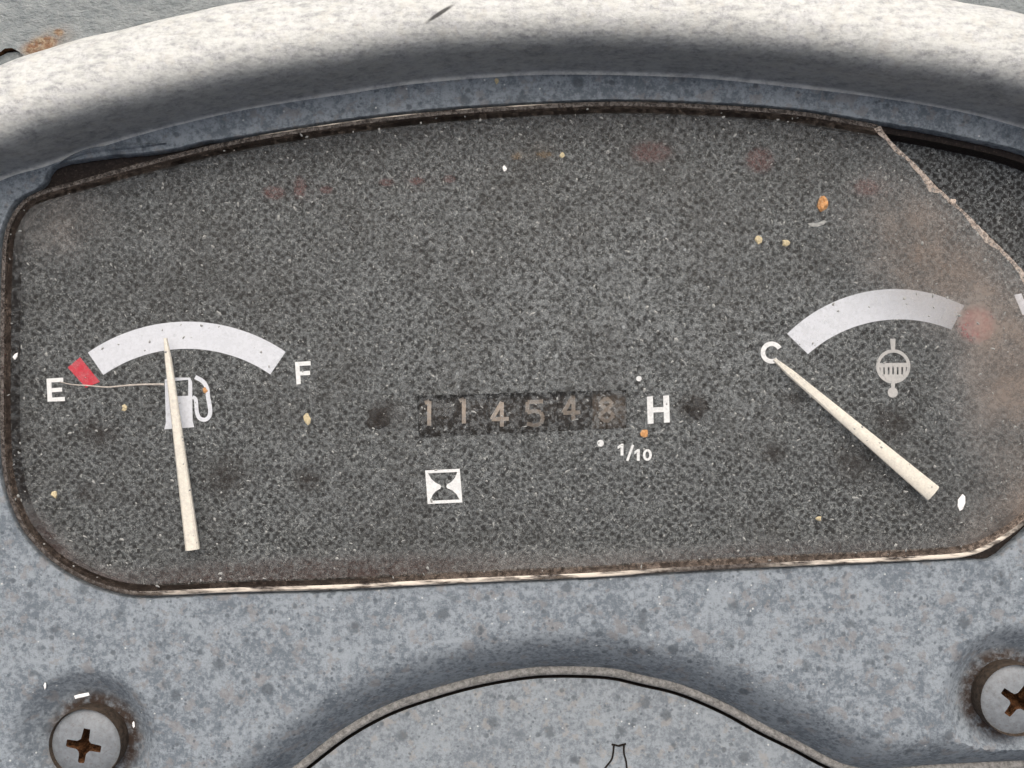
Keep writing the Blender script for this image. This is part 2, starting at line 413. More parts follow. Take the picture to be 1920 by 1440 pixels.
def mat_cowl():
    t = NT('painted_cowl_metal')
    n = t.noise(26, 6, 0.65, off=2); f = t.noise(7, 4, 0.7, off=8)
    c = t.mix(t.ramp(n, 0.3, 0.7), (0.21, 0.235, 0.24), (0.30, 0.322, 0.322))
    c = t.mix(t.ramp(f, 0.55, 0.7, 0, 0.5), c, (0.17, 0.178, 0.185))
    b, r = t.blob(62, 82, 48, 24, 20, 0.7); b2, _ = t.blob(101, 54, 13, 10, 0, 0.8); b3, _ = t.blob(90, 66, 60, 32, 20, 1.0)
    rust = t.clamp(t.add(t.mul(t.add(b, t.mul(b3, 0.5)), t.ramp(t.noise(18, 4, 0.6, off=15), 0.30, 0.55)), b2))
    rc = t.mix(t.ramp(t.noise(9, 4, 0.7, off=33), 0.4, 0.62), (0.21, 0.115, 0.065), (0.34, 0.265, 0.18))
    c = t.mix(rust, c, rc)
    return t.done(t.bsdf(c, 0.6, 0.3, t.bump(t.add(t.noise(24, 5, 0.65, stretch=(0.7, 1.3, 1), off=2), t.mul(f, 0.3)), 1.0, 16)))
M['cowl'] = mat_cowl()

# ------------------------------------------------------------------ outlines (photo drawing of the dash)
LENS = smooth([(233,1115),(167,1095),(100,1057),(50,1007),(22,955),(4,890),(-2,800),(-2,650),(0,520),(6,440),(28,390),(63,361),(140,338),(293,296),(450,259),
    (640,228),(820,207),(1007,194),(1150,189),(1280,192),(1480,205),(1647,232),(1780,255),(1920,288),(2000,330),(2050,410),(2070,520),(2070,680),(2050,800),
    (2010,890),(1960,950),(1910,995),(1860,1027),(1820,1043),(1760,1050),(1547,1060),(1280,1073),(1107,1084),(873,1094),(640,1106),(427,1112),(290,1118)], 6, True)
HOLE = smooth([(233,1120),(165,1100),(97,1062),(46,1011),(17,957),(-2,892),(-8,800),(-8,650),(-6,520),(-2,440),(18,388),(33,371),(60,357),(80,340),(87,323),(100,310),(127,302),
    (200,291),(283,284),(333,276),(367,267),(390,262),(413,261),(450,254),(640,223),(820,202),(1007,190),(1150,185),(1280,188),(1480,201),(1647,227),(1780,250),(1920,283),(2004,325),
    (2056,408),(2077,520),(2077,680),(2056,802),(2015,894),(1965,955),(1925,1000),(1900,1022),(1872,1046),(1850,1053),(1820,1052),(1760,1054),(1547,1064),(1280,1077),(1107,1088),(873,1098),(640,1111),(427,1117),(290,1123)], 6, True)
HOODBASE = smooth([(-620,900),(-480,680),(-330,520),(-170,415),(0,333),(83,307),(167,277),(267,248),(383,220),(467,202),(640,172),(773,152),(940,138),(1073,134),(1280,139),(1413,150),(1580,170),
    (1780,203),(1920,237),(2080,290),(2230,365),(2380,480),(2500,640),(2600,850)], 6)
RIDGE = smooth([(60,1640),(250,1628),(400,1560),(480,1492),(553,1436),(640,1369),(723,1323),(807,1293),(890,1270),(973,1255),(1040,1250),(1140,1253),(1207,1267),(1280,1285),(1363,1320),
    (1430,1357),(1497,1390),(1547,1417),(1590,1435),(1647,1442),(1747,1434),(1920,1426),(2120,1420),(2400,1420)], 6)
DROP, FALL, LIP = 105.0, 100.0, 17.0

lens_xy = resample([P(a, b, 8)[:2] for a, b in LENS], 14, True)
hole_xy = resample([P(a, b, 0)[:2] for a, b in HOLE], 9, True)
base_xy = resample([P(a, b, 0)[:2] for a, b in HOODBASE], 16)
ridge_xy = resample([P(a, b, -DROP)[:2] for a, b in RIDGE], 10)
lip_xy = ridge_xy + normals2(ridge_xy, False)*LIP          # travelling right, the right-hand side is down the panel
hole_xy = hole_xy + rng.normal(0, 0.35, hole_xy.shape)

# ------------------------------------------------------------------ instrument panel: fascia with its opening, dimples and turned-down lower edge
panel = thing('instrument_panel', 'weathered blue-grey plastic dash panel with raised hood around the dirty gauge', 'dash panel')

def build_fascia():
    bx0, bx1, by1 = -1500, 1600, 760
    gx, gy = np.meshgrid(np.arange(bx0, bx1, 11.0), np.arange(-960, by1, 11.0))
    gx = gx.ravel()+rng.uniform(-2, 2, gx.size); gy = gy.ravel()+rng.uniform(-2, 2, gy.size)
    # region: below the hood base line, above the lip line
    bb = np.vstack([base_xy, [[bx1, base_xy[-1, 1]]], [[bx1, lip_xy[-1, 1]]], lip_xy[::-1], [[bx0, lip_xy[0, 1]]], [[bx0, base_xy[0, 1]]]])
    ok = inside(gx, gy, bb) & ~inside(gx, gy, hole_xy)
    ok &= (segdist(gx, gy, hole_xy, True) > 5) & (segdist(gx, gy, lip_xy) > 4) & (segdist(gx, gy, ridge_xy) > 4) & (segdist(gx, gy, base_xy) > 5)
    pts = [np.stack([gx[ok], gy[ok]], 1)]; edges = []; s = len(pts[0])
    for arr, closed in ((bb, True), (hole_xy, True), (ridge_xy, False)):
        edges += loop_edges(s, len(arr), closed); pts.append(arr); s += len(arr)
    extra = []
    for px, py, _ in SCREWS:
        c = P(px, py, 0)
        for r in range(62, 190, 7):
            n = int(r*0.55); extra += [(c[0]+r*math.cos(k*2*math.pi/n+r), c[1]+r*math.sin(k*2*math.pi/n+r)) for k in range(n)]
    for k in (3, 7, 12, 18, 25, 33): 
        extra += [tuple(p) for p in (ridge_xy - normals2(ridge_xy, False)*k)[::1]]
    ex = np.array(extra); okx = inside(ex[:, 0], ex[:, 1], bb) & (segdist(ex[:, 0], ex[:, 1], ridge_xy) > 2.5) & (segdist(ex[:, 0], ex[:, 1], lip_xy) > 2.5) & ~inside(ex[:, 0], ex[:, 1], hole_xy)
    pts.append(ex[okx])
    xy = np.vstack(pts)
    v, f = cdt(xy, edges, [lambda x, y: inside(x, y, bb), lambda x, y: ~inside(x, y, hole_xy)])
    X, Y = v[:, 0], v[:, 1]
    d = segdist(X, Y, ridge_xy)
    low = inside(X, Y, np.vstack([ridge_xy, [[bx1, ridge_xy[-1, 1]], [bx1, -1400], [bx0, -1400], [bx0, ridge_xy[0, 1]]]]))
    t = np.clip(1-d/FALL, 0, 1)
    z = -DROP*(0.25*t**1.5*(3-2*t)**0.5 + 0.75*t**2.1)
    z[low | (d < 0.6)] = -DROP
    for px, py, _ in SCREWS:
        c = P(px, py, 0); r = np.hypot(X-c[0], Y-c[1])
        q = np.clip((150-r)/(150-80), 0, 1); zz = -44*(q*q*(3-2*q))
        z = np.where(z < -2, np.minimum(z, zz), z+zz)
    z += 1.2*np.sin(X/210.0+1)*np.cos(Y/160.0)      # moulded plastic is never quite flat
    lipmask = np.array([low[a] or d[a] < 0.6 for a in range(len(X))])
    # split the lip off into its own scuffed piece
    islip = lipmask[f].all(1)
    def sub(ff):
        u = np.unique(ff); rm = -np.ones(len(v), int); rm[u] = np.arange(len(u))
        return [(X[i], Y[i], z[i]) for i in u], rm[ff]
    a, b = sub(f[~islip]); link('fascia', a, b, M['panel'], panel, 50)
    rows = [[(p[0], p[1], -DROP) for p in ridge_xy - normals2(ridge_xy, False)*1.5],
            [(p[0], p[1], -DROP+5) for p in ridge_xy + normals2(ridge_xy, False)*2],
            [(p[0], p[1], -DROP+6.5) for p in ridge_xy + normals2(ridge_xy, False)*7],
            [(p[0], p[1], -DROP+4) for p in ridge_xy + normals2(ridge_xy, False)*(LIP-3)],
            [(p[0], p[1], -DROP-2) for p in lip_xy], [(p[0], p[1], -DROP-30) for p in lip_xy]]
    vv, ff = strips(rows, False); ob = link('turned_edge', vv, [q[::-1] for q in ff], M['lip'], panel, 60)
    ob['label'] = 'scuffed pale lip along the lower edge of the panel'
    # thickness of the opening's edge
    zz = 1.2*np.sin(hole_xy[:, 0]/210.0+1)*np.cos(hole_xy[:, 1]/160.0)
    n = normals2(hole_xy, True)
    inn = 1 if inside(*(np.array([hole_xy[0]+n[0]*3]).T), hole_xy)[0] else -1
    vv, ff = strips([[(p[0], p[1], q) for p, q in zip(hole_xy, zz)], [(p[0], p[1], q-2) for p, q in zip(hole_xy+n*inn*1.6, zz)], [(p[0], p[1], -22) for p in hole_xy+n*inn*1.8]])
    link('opening_edge', vv, ff, M['panel'], panel, 60)
build_fascia()

def build_hood():
    # (outward offset, height): inner wall, rounded crest, sloping outside
    prof = [(-6, 0.5), (-1.5, 2), (1, 8), (2, 28), (3, 60), (4, 98), (7, 126), (15, 146), (29, 159), (48, 165), (70, 163), (93, 155), (115, 144), (133, 131), (146, 117), (153, 102), (155, 85), (156, 30), (156, -60)]
    pr = smooth(prof, 3)
    n = -normals2(base_xy, False)
    wob = 1.2*np.sin(np.arange(len(base_xy))*0.31)+0.8*np.sin(np.arange(len(base_xy))*0.83)
    rows = [[(p[0]+m[0]*(d+w*min(1, h/100)), p[1]+m[1]*(d+w*min(1, h/100)), h) for p, m, w in zip(base_xy, n, wob)] for d, h in pr]
    v, f = strips(rows, False)
    link('hood', v, f, M['hood'], panel, 50)['label'] = 'sun-bleached rounded hood rim arching over the gauge'
build_hood()

# peeled sliver of plastic by the broken part of the opening
sl = resample([P(a, b, 3)[:2] for a, b in smooth([(112,306),(130,296),(165,283),(210,277),(260,273),(312,269)], 6)], 8)
w = np.array([5*math.sin(math.pi*min(1, max(0.03, i/(len(sl)-1))))**0.6 for i in range(len(sl))])
nn = normals2(sl, False)
v, f = strips([[(p[0]+m[0]*k, p[1]+m[1]*k, 2.0) for p, m, k in zip(sl, nn, w)], [(p[0]+m[0]*k*0.3, p[1]+m[1]*k*0.3, 6.5) for p, m, k in zip(sl, nn, w)],
               [(p[0]-m[0]*k, p[1]-m[1]*k, 3.5) for p, m, k in zip(sl, nn, w)], [(p[0]-m[0]*k, p[1]-m[1]*k, 0.5) for p, m, k in zip(sl, nn, w)]], False)
link('peeled_strip', v, [q[::-1] for q in f], M['panel'], panel, 60)['label'] = 'thin strip of plastic splitting away above the gap'

# ------------------------------------------------------------------ screws (parts of the panel)
def build_screw(px, py, deg):
    top = 3.0
    c = P(px, py, top); rr = 65.0
    n = 56
    def dome(r): return top - 13.0*(r/rr)**3.0
    ring = [(rr*math.cos(k*2*math.pi/n), rr*math.sin(k*2*math.pi/n)) for k in range(n)]
    a, h = 33.0, 7.5                      # cross recess: arm length, half width
    cross = [(-h*.8, a), (h*.8, a), (h, h*1.7), (h*1.7, h), (a, h*.8), (a, -h*.8), (h*1.7, -h), (h, -h*1.7), (h*.8, -a), (-h*.8, -a), (-h, -h*1.7), (-h*1.7, -h), (-a, -h*.8), (-a, h*.8), (-h*1.7, h), (-h, h*1.7)]
    cross = xf(cross, 0, 0, 1, -deg)
    cross = [(x+random.uniform(-1, 1), y+random.uniform(-1, 1)) for x, y in cross]
    cr = [tuple(q) for q in resample(cross, 4, True)]
    inner = [(r*math.cos(k), r*math.sin(k)) for r in (10, 20, 30, 40, 50, 58) for k in np.linspace(0, 2*math.pi, int(r*0.8)+6)[:-1]]
    ia = np.array(inner); ok = ~inside(ia[:, 0], ia[:, 1], cr) & (segdist(ia[:, 0], ia[:, 1], cr, True) > 2)
    xy = ring + cr + [tuple(q) for q in ia[ok]]
    v, f = cdt(xy, loop_edges(0, n)+loop_edges(n, len(cr)), [lambda x, y: ~inside(x, y, cr)])
    verts = [(c[0]+x, c[1]+y, dome(math.hypot(x, y))) for x, y in v]
    head = link('screw', verts, f, M['steel'], panel, 40)
    head['label'] = 'dull zinc cross-head screw with rust in its slot'
    rows = [[(c[0]+x*s, c[1]+y*s, z) for x, y in ring] for s, z in ((1.0, dome(rr)), (1.035, -1.0), (1.05, -9), (1.05, -24), (1.02, -46))]
    vv, ff = strips(rows); link('screw_side', vv, [q[::-1] for q in ff], M['rustrim'], head, 60)
    low = [(x*0.55+random.uniform(-1,1), y*0.55+random.uniform(-1,1)) for x, y in cr]
    rows = [[(c[0]+x, c[1]+y, dome(math.hypot(x, y))) for x, y in cr], [(c[0]+x*.97, c[1]+y*.97, dome(math.hypot(x, y))-3) for x, y in cr],
            [(c[0]+x, c[1]+y, -27+random.uniform(-2, 2)) for x, y in low]]
    vv, ff = strips(rows); k = len(vv); m = len(cr)
    vv.append((c[0], c[1], -36)); ff += [(2*m+i, 2*m+(i+1) % m, k) for i in range(m)]
    link('cross_slot', vv, ff, M['rust'], head)
for px, py, deg in SCREWS: build_screw(px, py, deg)

# ------------------------------------------------------------------ gauge cluster
ZF, ZL = -58.0, 9.0
gauge = thing('gauge_cluster', 'dusty black fuel and temperature gauge cluster behind a cracked clear lens', 'gauge cluster')
nl = normals2(lens_xy, True)
if not inside(*(np.array([lens_xy[0]+nl[0]*5]).T), lens_xy)[0]: nl = -nl       # nl points inwards
def off(d): return lens_xy + nl*d

# housing: flange under the panel, walls down to the dial
rows = [[(*p, -24) for p in off(-46)], [(*p, -25) for p in off(1)], [(*p, -27) for p in off(5)], [(*p, ZF-4) for p in off(8)]]
v, f = strips(rows); link('housing', v, [q[::-1] for q in f], M['housing'], gauge, 40)['label'] = 'dark brown grimy wall around the dial'
ob = [tuple(p) for p in off(4)]
tri = tessellate_polygon([[Vector((*p, 0)) for p in ob]])

# counter window hole in the dial
WIN = [(781,742),(1174,731),(1177,803),(785,821)]
win_xy = [P(a, b, ZF)[:2] for a, b in WIN]
o_xy = off(7)
xy = [tuple(p) for p in o_xy] + win_xy
v, f = cdt(xy, loop_edges(0, len(o_xy))+loop_edges(len(o_xy), 4), [lambda x, y: inside(x, y, o_xy), lambda x, y: ~inside(x, y, win_xy)])
dial = link('dial_face', [(a, b, ZF) for a, b in v], f, M['dial'], gauge); dial['label'] = 'black finely textured dial face'

def prt(name, polys, mat, label=None, thick=1.0, parent=None):
    v, f = flat(polys, ZF, thick); o = link(name, v, f, mat, parent or dial)
    if label: o['label'] = label
    return o

# fuel gauge print
prt('level_band', [band(351, 931, 277, 328, -34.6, 34.2)], M['white_band'], 'pale curved fuel level band')
prt('red_mark', [[(127,689),(150,670),(187,716),(161,727)]], M['red'], 'red empty mark of the fuel gauge')
E = [[(0,0),(31,-2),(31.5,6),(9,7),(9.6,18),(29,16.5),(29.5,24),(10,25.5),(10.6,35.5),(34,34),(34.5,42),(2.2,43)]]
prt('letter', [[(87+x, 710+y) for x, y in E[0]]], M['white'], 'white letter E')
F = [[(0,1),(29,-1),(29.5,7),(8.5,8),(9,18.5),(28,17),(28.5,25),(10,26),(11,42),(3,43)]]
prt('letter', [[(553+x, 678+y) for x, y in F[0]]], M['white'], 'white letter F')
hose = smooth([(361,744),(367,750),(369,772),(374,784),(384,787),(392,781),(394,768),(390,745),(388,728),(380,715),(366,707)], 5)
prt('fuel_pump_symbol', [[(309,712),(309,716),(353,712),(353,742),(326,743),(326,715.2),(309,716.4),(311,792),(308,805),(364,801),(361,790),(360,716),(356,708),(315,708)],
    stroke(hose, 7, 8)], M['white_band'], 'pale fuel pump symbol')

# temperature gauge print
import itertools
def circ(a, b, c):
    ax, ay, bx, by, cx, cy = *a, *b, *c
    d = 2*(ax*(by-cy)+bx*(cy-ay)+cx*(ay-by))
    ux = ((ax*ax+ay*ay)*(by-cy)+(bx*bx+by*by)*(cy-ay)+(cx*cx+cy*cy)*(ay-by))/d
    uy = ((ax*ax+ay*ay)*(cx-bx)+(bx*bx+by*by)*(ax-cx)+(cx*cx+cy*cy)*(bx-ax))/d
    return ux, uy, math.hypot(ax-ux, ay-uy)
co = circ((1476,626), (1684,542), (1806,572)); ci = circ((1515,664), (1676,599), (1779,616))
aa = lambda c, p: math.degrees(math.atan2(p[0]-c[0], c[1]-p[1]))
prt('level_band', [arc(co[0], co[1], co[2], aa(co, (1476,626)), aa(co, (1808,573)), 36) + arc(ci[0], ci[1], ci[2], aa(ci, (1784,618)), aa(ci, (1515,664)), 36)], M['white_band'], 'pale curved temperature band fading into brown grime')
prt('red_mark', [[(1788,614),(1797,585),(1820,568),(1854,574),(1873,602),(1864,630),(1842,650),(1806,640)]], M['redsoft'], 'blurred red hot mark of the temperature gauge')
prt('letter', [stroke(arc(1447, 661, 16.5, 62, -220, 26), 8.5)], M['white'], 'white letter C')
prt('letter', [[(1902,553),(1915,550),(1920,563),(1936,559),(1932,547),(1944,544),(1958,587),(1946,590),(1940,572),(1924,576),(1928,593),(1917,590)]], M['white_band'], 'pale letter H at the hot end')
cx, cy, r = 1675, 687, 30
sy = 5
low = [(cx-29, cy-sy+2)] + [(cx+r*math.sin(math.radians(a)), cy-r*math.cos(math.radians(a))) for a in np.linspace(262, 98, 2)][:0]
polys = [band(cx, cy, r-4, r+2, 0, 180, 30), band(cx, cy, r-4, r+2, 180, 360, 30), [(cx-28, cy-6), (cx+28, cy-7), (cx+28, cy+1), (cx-28, cy+2)]]
for bx in (-21.5, -13, -4.5, 4, 12.5, 21):
    hh = math.sqrt(max(0, (r-3)**2-bx*bx)); polys.append([(cx+bx-2.6, cy), (cx+bx+2.4, cy), (cx+bx+2.4, cy+hh*.97), (cx+bx-2.6, cy+hh*.97)])
polys.append([(cx-20, cy+15), (cx+20, cy+15), (cx+12, cy+27), (cx, cy+29), (cx-12, cy+27)])
polys += [[(cx-6, cy-52), (cx+4, cy-52), (cx+4, cy-46), (cx+3, cy-29), (cx-4, cy-29)], [(cx-4, cy+29), (cx+3, cy+29), (cx+3, cy+42), (cx-4, cy+42)], arc(cx-1, cy+49, 9.5, 0, 345, 20)]
M['symbol'] = mat_print('greyed_print', (0.55, 0.54, 0.53), 0.3, 5)
o = None
v, f = [], []
for i, p in enumerate(polys):              # each element a hair thicker than the last, so no two films share a plane
    a, b = flat([p], ZF, 1.0+0.06*i); s = len(v); v += a; f += [tuple(s+k for k in q) for q in b]
link('coolant_symbol', v, f, M['symbol'], dial)['label'] = 'greyish round coolant temperature symbol'

# hour meter print
prt('letter', [xf([(0,0),(11,-1),(11.5,20),(31,19),(30.5,-2),(41.5,-3),(43,48),(32,48.5),(31.5,28.5),(12,29.5),(12.5,50),(1.5,51)], 1213, 744)], M['white'], 'white letter H beside the hour counter')
prt('dot', [arc(1126, 831, 6.3, 0, 340, 16)], M['white']); prt('dot', [arc(1198, 710, 5, 0, 340, 16)], M['white'])
one = [(0,4),(7,-1),(11,-1),(11,21),(5.5,21),(5.5,6),(0,9)]
prt('tenth_mark', [[(1158+x, 833+y) for x, y in one], stroke([(1176,864),(1187,834)], 4.5), [(1189+x*0.95, 843+y) for x, y in one],
    stroke(arc(0, 0, 1, 0, 180, 2), .1) if False else [(1204+10+8.2*math.sin(a)*1.0+0, 853-11*math.cos(a)) for a in np.linspace(0, math.pi, 12)] + [(1204+10+3.4*math.sin(a), 853-6.5*math.cos(a)) for a in np.linspace(math.pi, 0, 12)],
    [(1204+9.6-8.2*math.sin(a), 853-11*math.cos(a)) for a in np.linspace(0, math.pi, 12)] + [(1204+9.6-3.4*math.sin(a), 853-6.5*math.cos(a)) for a in np.linspace(math.pi, 0, 12)]], M['white'], 'white mark reading 1/10')
# hourglass in its square
h0 = lambda u, w: (797+u*65+w*5, 882+w*63-u*3)
hg = []
for q in ([(0,0),(1,0),(1,.09),(0,.09)], [(0,.91),(1,.91),(1,1),(0,1)], [(0,.09),(.08,.09),(.08,.91),(0,.91)], [(.92,.09),(1,.09),(1,.91),(.92,.91)]): hg.append([h0(*k) for k in q])
cl = [(.08,.1)] + [(.10,.14),(.16,.26),(.26,.37),(.40,.45),(.43,.5),(.40,.56),(.26,.63),(.16,.74),(.10,.86)] + [(.08,.9)]
hg.append([h0(*k) for k in cl]); hg.append([h0(1-a, b) for a, b in cl])
prt('hourglass_symbol', hg, M['white'], 'white square with an hourglass')

# faded warning lamp windows along the top of the dial
for px, py, w_, h_, m in ((515,362,52,34,'redfaint'), (562,352,30,52,'redfaint'), (612,356,30,20,'redfaint'), (725,342,34,18,'redfaint'), (782,340,34,18,'redfaint'), (842,336,30,20,'redfaint'),
                          (968,292,26,20,'amberfaint'), (1022,290,40,16,'amberfaint'), (1222,285,92,48,'redfaint'), (1425,300,64,60,'redfaint'), (1625,350,60,40,'redfaint')):
    e = [(px+w_/2*math.copysign(abs(math.cos(a))**.7, math.cos(a))*random.uniform(.85, 1.1), py+h_/2*math.copysign(abs(math.sin(a))**.7, math.sin(a))*random.uniform(.85, 1.1)) for a in np.linspace(0, 2*math.pi, 20)[:-1]]
    prt('warning_lamp_window', [e], M[m])

# rivets beside the counter
for px, py in ((710, 786), (1306, 766)):
    c = P(px, py, ZF); n = 20
    jig = [random.uniform(.72, 1.12) for k in range(n)]
    rows = [[(c[0]+r_*jig[k]*math.cos(k*2*math.pi/n), c[1]+r_*jig[k]*math.sin(k*2*math.pi/n), ZF+z_) for k in range(n)] for r_, z_ in ((25, -1), (23, 2), (18, 4), (10, 3), (4, 2.5))]
    v, f = strips(rows); f.append(tuple(4*n+k for k in range(n)))
    link('rivet', v, f, M['wheel'], dial, 50)['label'] = 'dark rivet beside the hour counter'

# hour counter: recessed frame, six digit wheels and their digits
rows = [[(*p, ZF) for p in win_xy], [(*(np.array(p)), ZF-34) for p in win_xy]]
v, f = strips(rows); v2 = [(p[0], p[1], ZF-34) for p in win_xy]
s = len(v); v += [(p[0], p[1], ZF-36) for p in win_xy]; f.append((s, s+1, s+2, s+3))
counter = link('hour_counter', v, f, M['black'], gauge); counter['label'] = 'hour counter window showing worn tan digits'
DIG = {  # strokes in a 0..1 box, y down
 '1': [[(.30,.08),(.55,.0),(.55,1.0)]], '4': [[(.62,1.0),(.62,0.0),(.05,.70),(1.0,.68)]],
 '5': [[(.95,.02),(.10,.04),(.08,.46),(.50,.40),(.82,.46),(.94,.68),(.84,.92),(.50,1.0),(.05,.92)]],
 '8': [[(.5,.48),(.15,.28),(.5,.02),(.85,.28),(.5,.48),(.08,.75),(.5,1.0),(.92,.75),(.5,.48)]]}
zw = ZF-10
for i, (ch, cx_, top, dm) in enumerate((('1',803,752,'digit'),('1',868,748,'digit'),('4',937,754,'digit'),('5',1003,752,'digit_dim'),('4',1071,742,'digit_dim'),('8',1137,745,'digit_dim'))):
    x0, x1 = 785+i*65.2, 785+(i+1)*65.2-1.2
    ym = 781-i*2.1; rw = 62.0
    c0, c1 = P(x0, ym, zw), P(x1, ym, zw)
    angs = np.radians(np.linspace(-48, 48, 13))
    rowL = [(c0[0], c0[1]+rw*math.sin(a), zw-rw+rw*math.cos(a)) for a in angs]; rowR = [(c1[0], c1[1]+rw*math.sin(a), zw-rw+rw*math.cos(a)) for a in angs]
    v, f = strips([rowR, rowL], False)
    s = len(v); v += [(c0[0], c0[1], zw-rw-5), (c1[0], c1[1], zw-rw-5)]
    f += [(13+k, 13+k+1, s) for k in range(12)] + [(k+1, k, s+1) for k in range(12)]
    link('digit_wheel', v, f, M['wheel_pale' if i == 5 else 'wheel'], counter, 30)
    vv, ff = [], []
    for st in DIG[ch]:
        dn = [tuple(np.array(a_)+(np.array(b_)-np.array(a_))*k_/4) for a_, b_ in zip(st[:-1], st[1:]) for k_ in range(4)] + [st[-1]]
        pl = [(cx_-17+q[0]*34, top+q[1]*46) for q in dn]
        for k in range(len(pl)-1):
            q = stroke([pl[k], ((pl[k][0]+pl[k+1][0])/2, (pl[k][1]+pl[k+1][1])/2), pl[k+1]], 7.5)
            b = len(vv)
            for a_, b_ in q:
                X, Y, _ = P(a_, b_, zw); dy = (Y-c0[1])/rw; vv.append((X, Y, zw-rw+rw*math.sqrt(max(.05, 1-dy*dy))+1.0+0.02*k))
            ff.append(tuple(range(b, b+len(q)))[::-1])
    link('digit', vv, ff, M[dm], counter)

# needles: tapered ridge bars on a short pivot
def needle(x0, y0, x1, y1, w0, w1, label):
    z = -30.0
    a, b = np.array(P(x0, y0, z)), np.array(P(x1, y1, z)); d = (b-a)/np.linalg.norm(b-a); n = np.array([d[1], -d[0], 0])
    rows = []; K = 10
    for i in range(K+1):
        t = i/K; c = a+(b-a)*t; w = (w0+(w1-w0)*t)/2; h = 3+3*t
        if i == 0: w *= .55
        rows.append([c+n*w*u+np.array([0, 0, h*q]) for u, q in ((-1, -1), (-1, .2), (-.72, .8), (0, 1.0), (.72, .8), (1, .2), (1, -1))])
    v, f = strips(rows); m = 7
    f += [tuple(range(m)), tuple(K*m+k for k in range(m))[::-1]]
    o = link('needle', v, f, M['needle'], gauge, 35); o['label'] = label
    c = b-d*18; ring = [(c[0]+7*math.cos(k*.6283), c[1]+7*math.sin(k*.6283)) for k in range(10)]
    v, f = strips([[(*p, z-5) for p in ring], [(*p, ZF) for p in ring]]); link('pivot', v, [q[::-1] for q in f], M['black'], o)
needle(310, 634, 361, 1031, 11, 26, 'cream fuel needle standing near half')
needle(1452, 674, 1750, 925, 12, 33, 'cream temperature needle resting at the cold end')

# lens with the broken corner missing
CRACK = [(1646,222),(1650,233),(1656,246),(1669,263),(1690,284),(1720,311),(1751,345),(1783,374),(1820,408),(1860,449),(1895,483),(1925,516),(1965,565),(2020,640),(2085,735)]
crack_xy = resample([P(a, b, ZL)[:2] for a, b in smooth(CRACK, 4)], 7)
crack_xy[2:-2] += rng.normal(0, 0.4, crack_xy[2:-2].shape)
corner = np.vstack([crack_xy, [[1500, -15], [1500, 700], [crack_xy[0, 0], 700]]])
top_xy = off(23)
xy = [tuple(p) for p in top_xy] + [tuple(p) for p in crack_xy]
v, f = cdt(xy, loop_edges(0, len(top_xy))+loop_edges(len(top_xy), len(crack_xy), False), [lambda x, y: inside(x, y, top_xy), lambda x, y: ~inside(x, y, corner)])
lens = link('lens', [(a, b, ZL) for a, b in v], f, M['lens'], gauge); lens['label'] = 'dust-filmed clear lens with its upper right corner broken away'
keep = ~inside(lens_xy[:, 0], lens_xy[:, 1], corner)
n = len(lens_xy)
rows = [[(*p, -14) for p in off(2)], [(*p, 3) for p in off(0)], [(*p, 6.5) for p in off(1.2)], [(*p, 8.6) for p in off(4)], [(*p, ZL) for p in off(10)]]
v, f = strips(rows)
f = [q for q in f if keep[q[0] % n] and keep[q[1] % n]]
link('lens_rim', v, [q[::-1] for q in f], M['rim'], lens, 70)['label'] = 'scuffed brownish moulded edge of the lens, edge light painted along its bottom'
v, f = strips([[(*p, ZL) for p in off(10)], [(*p, ZL-1.2) for p in off(15)], [(*p, ZL) for p in off(23)]])
f = [q for q in f if keep[q[0] % n] and keep[q[1] % n]]
def mat_bevel():
    t = NT('clear_lens_border')
    nz = t.noise(8, 3, .7, off=2); e = t.noise(60, 2, .6, stretch=(.4, 1, 1), off=8)
    lo, _ = t.blob(1250, 1075, 1000, 60, 4, .6); lo2, _ = t.blob(1960, 1000, 260, 130, 30, .6)
    a = t.clamp(t.add(t.mul(t.ramp(nz, .4, .65, .02, .16), t.ramp(e, .35, .65, .3, 1)), t.mul(t.clamp(t.add(t.mul(lo, .5), lo2)), t.ramp(nz, .3, .7, .1, .55))))
    tr = t.n('ShaderNodeBsdfTransparent'); tr.inputs[0].default_value = (.8, .77, .74, 1); df = t.bsdf((.34, .27, .22), .6, .3)
    m = t.n('ShaderNodeMixShader'); t.l(a, m.inputs[0]); t.l(tr.outputs[0], m.inputs[1]); t.l(df, m.inputs[2]); return t.done(m.outputs[0])
link('lens_border', v, [q[::-1] for q in f], mat_bevel(), lens, 70)['label'] = 'clear smoky border inside the edge of the lens'
# frosted broken edge
ins = np.array([inside(*(np.array([p]).T), off(3))[0] for p in crack_xy])
cp = crack_xy[ins]; nn = normals2(cp, False)
if inside(*(np.array([cp[5]+nn[5]*6]).T), corner)[0]: nn = -nn
wv = np.array([9+3*math.sin(i*.35)+1.2*math.sin(i*.9+1) for i in range(len(cp))])
wv = np.clip(wv*np.interp(np.arange(len(cp)), [0, 4, 14, 22, 24, 30, len(cp)], [1.3, .55, 1.15, 1.2, .55, .9, 1.3]), 3, 16)
rows = [[(p[0]+m[0]*k, p[1]+m[1]*k, ZL+.3) for p, m, k in zip(cp, nn, wv)], [(p[0]+m[0]*k*.4, p[1]+m[1]*k*.4, ZL+1.2) for p, m, k in zip(cp, nn, wv)],
        [(p[0], p[1], ZL+.9) for p in cp], [(p[0]-m[0]*.8, p[1]-m[1]*.8, ZL-11) for p, m in zip(cp, nn)]]
v, f = strips(rows, False)
